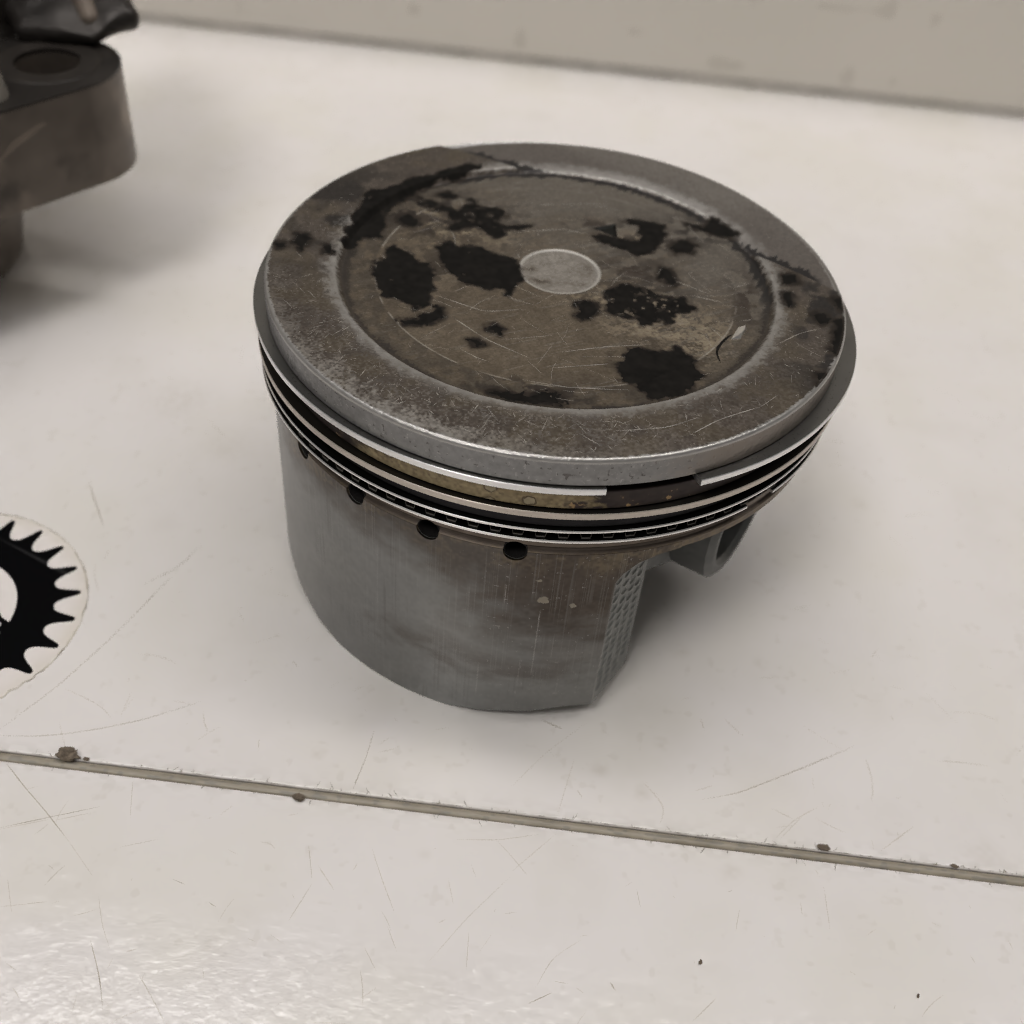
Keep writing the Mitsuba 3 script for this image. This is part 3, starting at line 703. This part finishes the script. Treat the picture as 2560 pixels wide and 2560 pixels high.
STEP = 0.13


def wobble(gx, gy, seed, amp):
    q = np.stack([gx, gy, gx * 0 + seed], -1)
    dx = (meshkit.fbm(q * 0.55, 4, 11) - 0.5) * 2.2 * amp + (meshkit.noise(q * 2.7, 5) - 0.5) * 0.35 * amp
    dy = (meshkit.fbm(q * 0.55, 4, 23) - 0.5) * 2.2 * amp + (meshkit.noise(q * 2.7, 8) - 0.5) * 0.35 * amp
    return q, gx + dx, gy + dy


def inside_by(pg, x, y):
    return np.where(shapely.contains_xy(pg, x, y), 1, -1) * shapely.distance(pg.boundary, shapely.points(x, y))


# how thickly soot lies on the metal round each crust (0 to 1, one number per vertex of the crown)
soot = np.zeros(len(V))
for s_, (lvl, poly) in enumerate(CARBON):
    pg = sg.Polygon(poly).buffer(0)
    x0, y0, x1, y1 = pg.bounds
    w_ = 1.0 if pg.area > 34 else 1.9
    near = np.nonzero((V[:, 0] > x0 - 4) & (V[:, 0] < x1 + 4) & (V[:, 1] > y0 - 4) & (V[:, 1] < y1 + 4) & (V[:, 2] > H - 3))[0]
    q, wx, wy = wobble(V[near, 0], V[near, 1], s_ * 3.7, 1.0 if pg.area > 12 else 0.6)
    d = inside_by(pg, wx, wy)
    m_ = np.clip(ramp(-w_, 0.15, d) * (0.15 + 1.35 * meshkit.fbm(q * 0.9 + 3, 4, 6)), 0, 1)
    soot[near] = np.maximum(soot[near], m_ * 0.95)
# the crown is mapped by its own plan in millimetres, sheared by a twentieth of the soot's thickness (read back in crown_color)
scene['piston__crown'] = mikit.ply(trimesh.Trimesh(V * MM, F, process=False), 'crown_metal', True, uv=np.c_[V[:, 0], V[:, 1] + 0.05 * soot])
tag('piston__crown', 'round piston crown with a shallow dish and a valve relief')


def carbon_patch(level, poly, seed, loose):
    pg = sg.Polygon(poly).buffer(0)
    x0, y0, x1, y1 = pg.bounds
    gx, gy = np.meshgrid(np.arange(x0 - 2, x1 + 2, STEP), np.arange(y0 - 2, y1 + 2, STEP), indexing='ij')
    q, wx, wy = wobble(gx, gy, seed, 1.0 if pg.area > 12 else 0.6)
    dist = inside_by(pg, wx, wy)
    hole = meshkit.fbm(q * 0.8 + 31, 3, 2)
    dist = np.minimum(dist, (loose - hole) * 6)
    spread = 0.35 if pg.area > 34 else 1.1              # crusts end crisply, thin soot breaks up into islands
    isl = meshkit.fbm(q * 1.9 + 5, 3, 9)
    dist = np.maximum(dist, np.minimum((isl - 0.56 + 0.22 * np.minimum(dist, 0) / spread) * 2.2, dist + spread))
    lift = -0.03 + 0.09 * np.clip((dist + 0.05) / 0.35, 0, 1) + 0.02 * meshkit.noise(q * 2, 4)
    gz = crown_z(gx, gy) + lift
    ny = gx.shape[1]
    ok = dist > -0.08
    cell = ok[:-1, :-1] & ok[1:, :-1] & ok[1:, 1:] & ok[:-1, 1:] & (np.hypot(gx, gy)[:-1, :-1] < 44.3)
    ii, jj = np.nonzero(cell)
    f = np.stack([ii * ny + jj, (ii + 1) * ny + jj, (ii + 1) * ny + jj + 1, ii * ny + jj + 1], 1)
    used, inv = np.unique(f, return_inverse=True)
    v = np.stack([gx, gy, gz], -1).reshape(-1, 3)[used]
    return v, inv.reshape(-1, 4)


for s_, (lvl, poly) in enumerate(CARBON):
    v, f = carbon_patch(lvl, poly, s_ * 3.7, 0.60 if s_ in (3, 13) else 0.80)
    put('piston__crown__carbon_deposit', (v, f), 'carbon', True)

# fine scratches across the crown, draped on it
def drape(rb, lift=0.0):
    v = np.array(rb.vertices)
    v[:, 2] = crown_z(v[:, 0], v[:, 1]) + 0.02 + lift
    return trimesh.Trimesh(v, rb.faces, process=False)


cs = []
for i in range(620):
    if i < 360:
        a, r_ = math.radians(rng.normal(-95, 48)), rng.uniform(35.5, 43.5)
        ln = min(0.35 + rng.exponential(0.9), 7)
    else:
        a, r_ = rng.uniform(0, 2 * math.pi), 31 * math.sqrt(rng.random())
        ln = min(0.6 + rng.exponential(2.4), 12)
    x, y = r_ * math.cos(a), r_ * math.sin(a)
    d = rng.choice([0.35, -0.5, 1.1, 2.2]) + rng.normal(0, 0.35)
    e = d + rng.normal(0, 0.25)
    p = np.array([(x, y), (x + ln / 2 * math.cos(d), y + ln / 2 * math.sin(d)), (x + ln / 2 * (math.cos(d) + math.cos(e)), y + ln / 2 * (math.sin(d) + math.sin(e)))])
    rr_ = np.hypot(p[:, 0], p[:, 1])
    if rr_.max() > 43.9 or (i < 360 and rr_.min() < 35) or (i >= 360 and rr_.max() > 32.5):
        continue
    cs.append(drape(ribbon(p, rng.uniform(0.05, 0.12) if i < 360 else rng.uniform(0.035, 0.085))))
for p in ([(-15, -14), (-9, -19), (-2, -22.5)], [(-18, -9), (-10, -12), (-4, -10)], [(2, -20), (8, -17.5), (15, -15.5)], [(1, -24), (9, -21.5)], [(20, -37), (24, -33), (30, -29)],
          [(33, -14), (37, -10), (40.5, -8)], [(10, -38), (17, -36), (22, -32.5)], [(-5, 22), (2, 24), (7, 25)], [(-8, 12), (0, 15), (5, 14)], [(12, -27.2), (4, -28.2), (-3, -27.6)], [(18, 3), (24, 0)], [(21, -1), (26, -2)]):
    cs.append(drape(ribbon(p, 0.14)))
put('piston__crown__scratch_mark', trimesh.util.concatenate(cs), 'scratch_bright', kind='stuff', label='fine bright scratches across the crown')

# nick and cracks punched into the dish floor
zd = H - 1.12
nk = hull([(26.9, -11.9, zd), (28.2, -8.5, zd), (29.3, -7.8, zd), (29.5, -9.0, zd), (28.3, -11.5, zd), (28.9, -9.7, zd + 0.45), (29.2, -8.3, zd + 0.35), (27.9, -11.3, zd + 0.4)])
put('piston__crown__dent', nk, 'nick_bright', label='bright fresh dent in the dish')
ck = ribbon([(27.2, -10.6), (26.6, -11.0), (26.0, -12.1), (24.6, -14.8), (24.4, -15.5), (24.7, -17.2), (25.1, -18.2)], 0.42, 0.06)
v = np.array(ck.vertices); v[:, 2] += crown_z(v[:, 0], v[:, 1])
put('piston__crown__crack_mark', trimesh.Trimesh(v, ck.faces, process=False), 'carbon', label='dark crack line beside the dent')


def turned(pts, n=720):
    return rev([(r, z) for r, z in pts], n)


def at_az(m, deg):
    return m.rotate([0, 0, deg])


# lands between the rings
put('piston__top_land', sweep(lambda q: 45.0 + 0 * q, [(-4.0, 51.42), (-0.12, 51.42), (0, 51.55), (0, H - 1.6), (-0.004, H - 0.59), (-4.0, H - 2.6)], np.linspace(0, 360, 721)), 'crown_metal', 30, label='grey machined band above the top ring')
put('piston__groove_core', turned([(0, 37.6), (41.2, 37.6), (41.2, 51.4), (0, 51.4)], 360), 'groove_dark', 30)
put('piston__ring_land', turned([(41.25, 46.95), (44.55, 46.95), (44.62, 47.05), (44.62, 49.95), (44.55, 50.05), (41.25, 50.05)]), 'land_metal', 30, label='golden brown land below the top ring')
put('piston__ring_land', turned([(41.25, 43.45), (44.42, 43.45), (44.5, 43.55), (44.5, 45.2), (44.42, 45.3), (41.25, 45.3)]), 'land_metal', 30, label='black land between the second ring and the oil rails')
holes = [m3.Manifold.cylinder(14, 1.72, 1.72, 48).rotate([0, 90, 0]).translate([35, 0, 38.3]).rotate([0, 0, d]) for d in (-91.5, -107.8, -123.9, -140.3)]
holes = m3.Manifold.batch_boolean(holes, m3.OpType.Add)
low = turned([(41.25, 37.2), (44.85, 37.2), (44.93, 37.3), (44.93, 38.45), (44.85, 38.55), (44.4, 38.75), (44.3, 39.1), (44.45, 39.5), (44.7, 39.7), (44.7, 40.45), (44.6, 40.55), (41.25, 40.55)])
put('piston__ring_land', low - holes, 'land_metal', 30, label='brown land below the oil rails with drain holes in its edge')

# black capped tubes in the drain holes stand in for the shade inside
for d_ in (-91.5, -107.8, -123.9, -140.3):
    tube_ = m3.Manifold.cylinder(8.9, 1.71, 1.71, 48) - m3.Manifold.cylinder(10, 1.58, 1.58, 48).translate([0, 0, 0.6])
    put('piston__hole_shade', tube_.rotate([0, 90, 0]).translate([35.6, 0, 38.3]).rotate([0, 0, d_]), 'groove_dark', 30)

# rings
def ring_radius(azd):
    azd = np.where(azd > 78, azd - 360, azd)
    knots = np.array([-282, -240, -182, -176, -169, -162, -155, -130, -110, -95, -77.5, -61, -45, -28, -19, -12, -5, 0, 40, 78])
    vals = np.array([47.4, 47.3, 47.2, 47.2, 47.0, 46.85, 46.7, 46.15, 45.75, 45.55, 45.5, 46.1, 46.8, 47.4, 47.65, 47.8, 47.85, 47.8, 47.6, 47.4])
    return np.interp(azd, knots, vals)


def soft_radius(azd):
    e = np.where(azd > 99, azd - 360, azd)                # the two ends of the ring are not averaged across the gap
    return np.mean([ring_radius(np.where(e < -70, np.minimum(e + d, -77.5), np.maximum(e + d, -61))) for d in np.linspace(-9, 9, 13)], axis=0)


put('piston__compression_ring', sweep(soft_radius, chamfered(-4.2, 0, 50.2, 51.28, 0.1), np.linspace(-61 - 0.0, 282.5, 520)), 'ring_steel', 30,
    label='bright top ring with an open gap at the front')
def sprung(knots):
    ka, kr = np.array(knots, float).T
    ka, kr = np.r_[ka - 360, ka, ka + 360], np.r_[kr, kr, kr]
    return lambda q: np.mean([np.interp((np.asarray(q) + d + 180) % 360 - 180, ka, kr) for d in np.linspace(-14, 14, 15)], axis=0)


second = sprung([(-165, 46.75), (-140, 46.15), (-115, 45.5), (-85, 45.2), (-60, 45.55), (-40, 46.15), (-18, 46.9), (10, 47.0), (90, 46.8), (160, 46.8)])
rails = sprung([(-165, 46.55), (-140, 46.0), (-115, 45.4), (-85, 45.05), (-60, 45.35), (-40, 45.75), (-18, 46.2), (10, 46.3), (90, 46.3), (160, 46.55)])
put('piston__compression_ring', sweep(second, chamfered(-4.6, 0, 45.47, 46.6, 0.1), np.linspace(97, 97 + 358, 520)), 'ring_tan', 30,
    label='dull tan second ring')
put('piston__oil_rail', sweep(rails, chamfered(-4.6, 0, 42.7, 43.2, 0.12), np.linspace(140, 140 + 357, 520)), 'rail_steel', 40,
    label='thin bright upper oil rail')
put('piston__oil_rail', sweep(rails, chamfered(-4.6, 0, 40.75, 41.28, 0.12), np.linspace(-40, 313, 520)), 'rail_steel', 40,
    label='thin bright lower oil rail ending at the right')
# corrugated expander between the rails: cups of four degrees each
pa, pz = [], []
for k in range(90):
    c0 = -91.4 + 4 * k
    pa += [c0 - 2.0, c0 - 1.08, c0 - 0.80, c0 + 0.80, c0 + 1.08]
    pz += [42.62, 42.62, 41.52, 41.52, 42.62]
pa.append(pa[0] + 360); pz.append(pz[0])
pa, pz = np.radians(np.array(pa)), np.array(pz)


def strip(r0, r1, t):
    vv = np.stack([np.stack([(rails(np.degrees(pa)) - r_) * np.cos(pa), (rails(np.degrees(pa)) - r_) * np.sin(pa), pz + dz], -1) for r_, dz in ((r0, 0), (r1, 0), (r1, -t), (r0, -t))], 1)
    ff = []
    for k in range(len(pa) - 1):
        for p in range(4):
            q = (p + 1) % 4
            ff += [[k * 4 + p, (k + 1) * 4 + p, (k + 1) * 4 + q], [k * 4 + p, (k + 1) * 4 + q, k * 4 + q]]
    return vv.reshape(-1, 3), np.array(ff)


put('piston__spring_expander', strip(3.4, 0.62, 0.10), 'spring_steel', label='corrugated dark spring between the oil rails')
put('piston__spring_expander__edge', strip(0.62, 0.48, 0.13), 'spring_edge', label='thin lighter outer edge of the corrugated spring')

# skirts, webs and pin bosses, in the pin frame (x along the pin) and then turned
outer = m3.Manifold.cylinder(38.45, 45, 45, 900)
inner = m3.Manifold.cylinder(60, 41.4, 41.4, 360).translate([0, 0, -5]) ^ box(-28, 28, -50, 50, -5, 60)
band = box(-31.5, 31.5, -50, -20, -1, 40)
flare = m3.Manifold.extrude(m3.CrossSection([[(31.3, 31.6), (32.2, 34.0), (33.6, 35.9), (35.6, 36.95), (37.5, 37.2), (37.5, 38.4), (31.3, 38.4)]]), 30).rotate([90, 0, 0]).translate([0, -18, 0])
flare2 = flare.mirror([1, 0, 0])
skirt = (outer ^ (band + flare + flare2)) - inner
cuts = []
EDGE = [(9, -0.3), (16.3, 0.9), (22.5, 2.5), (33, 6.0)]
for sx in (1, -1):
    for (n0, h0), (n1, h1) in zip(EDGE[:-1], EDGE[1:]):
        cuts.append(hull([(sx * a, t, z) for t, k in ((-50, 1.0), (-17, 0.25)) for a, z in ((n0 - 0.01, h0 * k - 0.005), (n1, h1 * k), (n1, -3), (n0 - 0.01, -3))]))
# waffle pockets cast into the side faces of the skirt
pk = []
for row in range(15):
    for col in range(5):
        t = -30.6 + 2.75 * col
        z = 31.4 - 1.92 * row - 1.3 * col + (0.55 if col % 2 else 0)
        if z < 5.5 or t > -20.6:
            continue
        s = m3.Manifold.sphere(1.0, 12).scale([0.60, 1.26 + rng.normal(0, 0.07), 0.88 + rng.normal(0, 0.06)]).rotate([-24 + rng.normal(0, 6), 0, 0])
        for sx in (1, -1):
            pk.append(s.translate([sx * 31.62, t + rng.normal(0, 0.13), z + rng.normal(0, 0.12)]))
    if row == 0:
        pass
pk = m3.Manifold.batch_boolean(pk, m3.OpType.Add)
cuts = m3.Manifold.batch_boolean(cuts, m3.OpType.Add)
front = skirt - cuts - pk
# the smooth machined outside and the cast sides are one casting: two parts split 0.35 mm under the turned face
skin = m3.Manifold.cylinder(38.45, 46, 46, 360) - m3.Manifold.cylinder(60, 44.6, 44.6, 900).translate([0, 0, -5])
front_w = front.rotate(ROT) - holes
back_w = (skirt - cuts).rotate([0, 0, 180]).rotate(ROT)
put('piston__skirt', front_w ^ skin, 'skirt_metal', 25, label='grey front skirt face with brown oil stains and score lines')
put('piston__skirt_rib', front_w - skin, 'rib_metal', 25, label='cast skirt side with a waffle pattern of small pockets')
put('piston__skirt', back_w ^ skin, 'skirt_metal', 25)
put('piston__skirt_rib', back_w - skin, 'cast_metal', 25)
for sx, name in ((1, ''), (-1, '')):
    boss = m3.Manifold.cylinder(26, 13.0, 13.0, 120).rotate([0, 90, 0]).translate([12, 0.8, 26.0])
    face = m3.Manifold.cylinder(0.9, 13.0, 11.6, 120).rotate([0, 90, 0]).translate([38, 0.8, 26.0])
    neck = box(12, 36.5, -11, 12.6, 26, 37.4)
    boss = (boss + face + neck) ^ m3.Manifold.cylinder(37.25, 44.3, 44.3, 240)
    for sy in (-1, 1):
        ring_pts = [(n_x, 0.8 + 12.4 * math.cos(b), 26 + 12.4 * math.sin(b)) for n_x in (27, 32.0) for b in np.linspace(0, 2 * math.pi, 48, endpoint=False)]
        web = hull(ring_pts + [(26.5, sy * 20.8, 23.0), (30.4, sy * 20.8, 23.5), (26.5, sy * 20.8, 37.25), (30.4, sy * 20.8, 37.25)])
        boss = boss + (web ^ box(12, 50, -60, 60, -5, 37.3))
    bore = m3.Manifold.cylinder(40, 9.7, 9.7, 120).rotate([0, 90, 0]).translate([5, 0.8, 26.0]) + m3.Manifold.cylinder(1.0, 9.7, 10.5, 120).rotate([0, 90, 0]).translate([38.0, 0.8, 26.0])
    boss = boss - bore
    if sx < 0:
        boss = boss.mirror([1, 0, 0])
    put('piston__pin_boss', boss.rotate(ROT), 'cast_metal', 25, label='cast boss with the round pin hole' if sx > 0 else None)

# ------------------------------------------------------------------ dark engine casting at the back left
labels['engine_casting'] = {'label': 'dark oily engine casting with a bolt lug, out of focus at the upper left', 'category': 'engine part'}
hx, hy = -109.6, 68.0
dirv = np.array([-18.7, -22.5]); dirv /= np.linalg.norm(dirv)
side = np.array([-dirv[1], dirv[0]])


def lugpt(a, s):
    return np.array([hx, hy]) + dirv * a + side * s


lug2d = sg.Point(hx, hy).buffer(14.5, 32).union(sg.Polygon([lugpt(0, 14.5), lugpt(60, 17), lugpt(60, -60), lugpt(0, -14.5)])).buffer(3).buffer(-3)
lug2d = shapely.geometry.polygon.orient(lug2d)
zl0, zl1 = 28.5, 49.5
lug = m3.Manifold.extrude(m3.CrossSection([np.array(lug2d.exterior.coords)[:-1]]), zl1 - zl0).translate([0, 0, zl0])
lug = lug - m3.Manifold.cylinder(30, 6.6, 6.6, 64).translate([hx, hy, zl0 - 2])
put('engine_casting__lug', lug, 'engine_dark', 30, label='thick lug with a rounded end and a bolt hole')
put('engine_casting__lug__hole_collar', m3.Manifold.cylinder(0.35, 10.8, 10.4, 64).translate([hx, hy, zl1]) - m3.Manifold.cylinder(5, 6.6, 6.6, 64).translate([hx, hy, zl1 - 1]), 'engine_oily', 30)
body = turned([(0, 0), (25, 0), (28.3, 2.5), (29.6, 9), (29.2, 15), (27, 22), (24.5, 29.5), (0, 29.5)], 180).translate([-154.4, 63.2, 0])
put('engine_casting__barrel', body, 'engine_dark', 35, label='round lower barrel of the casting, standing on the bench')
# raised housing above the lug, with its pointed flange
hous = ball_hull([((-126, 88, 50), 6), ((-150, 60, 50), 8), ((-123, 96, 72), 6), ((-160, 80, 78), 8), ((-140, 130, 78), 8), ((-135, 120, 50), 8)], 24)
def rough_cast(m, length, amp, scale, seed):
    q = m.refine_to_length(length).to_mesh()
    t = trimesh.Trimesh(np.asarray(q.vert_properties)[:, :3], np.asarray(q.tri_verts))
    v = np.array(t.vertices)
    return trimesh.Trimesh(v + t.vertex_normals * ((meshkit.fbm(v * scale, 4, seed) - 0.5) * amp)[:, None], t.faces, process=False)


put('engine_casting__housing', rough_cast(hous, 2.5, 7.0, 0.11, 3), 'engine_oily', 30, label='rounded oily housing above the lug')
fl = ball_hull([((-97.5, 83.5, 54.0), 2.6), ((-115, 104, 55), 5), ((-128, 96, 55), 6), ((-103.5, 78.5, 51.5), 1.6), ((-118, 80, 51.5), 3), ((-118, 110, 66), 4)], 24)
put('engine_casting__flange', rough_cast(fl, 2.0, 2.4, 0.16, 5), 'engine_dark', 30, label='pointed flange tip sticking out over the bench')
st_ = ball_hull([((-113, 93.5, 61.5), 2.8), ((-104.5, 81, 54.5), 2.1)], 16)
put('engine_casting__rib', st_, 'engine_tan', 30, label='lighter worn rib on the flange')
def along(pts, rad):
    out = None
    for (a, b), (ra, rb) in zip(zip(pts[:-1], pts[1:]), zip(rad[:-1], rad[1:])):
        h_ = ball_hull([(a, ra), (b, rb)], 14)
        out = h_ if out is None else out + h_
    return out
f0 = lambda a, z, o=0: np.r_[lugpt(a, 14.5 + o), z]
put('engine_casting__rib', along([f0(5, 44.5, -1), f0(11, 44.5, -1.6), f0(17, 42.5, -1.6), f0(23, 38.0, -1.2)], [1.0, 2.2, 2.5, 2.0]), 'engine_tan', 30, label='pale brown ridge running down the lug side')
put('engine_casting__rib', along([f0(14, 41, -1), f0(20, 37.5, -1), f0(26, 31, -0.8)], [0.9, 1.6, 1.8]), 'engine_tan', 30)
bolt = m3.Manifold.cylinder(5, 5, 4.2, 24).translate([*lugpt(17.5, 7.0), zl1])
put('engine_casting__bolt', bolt, 'bolt_steel', 25, label='worn pale bolt head at the picture edge')
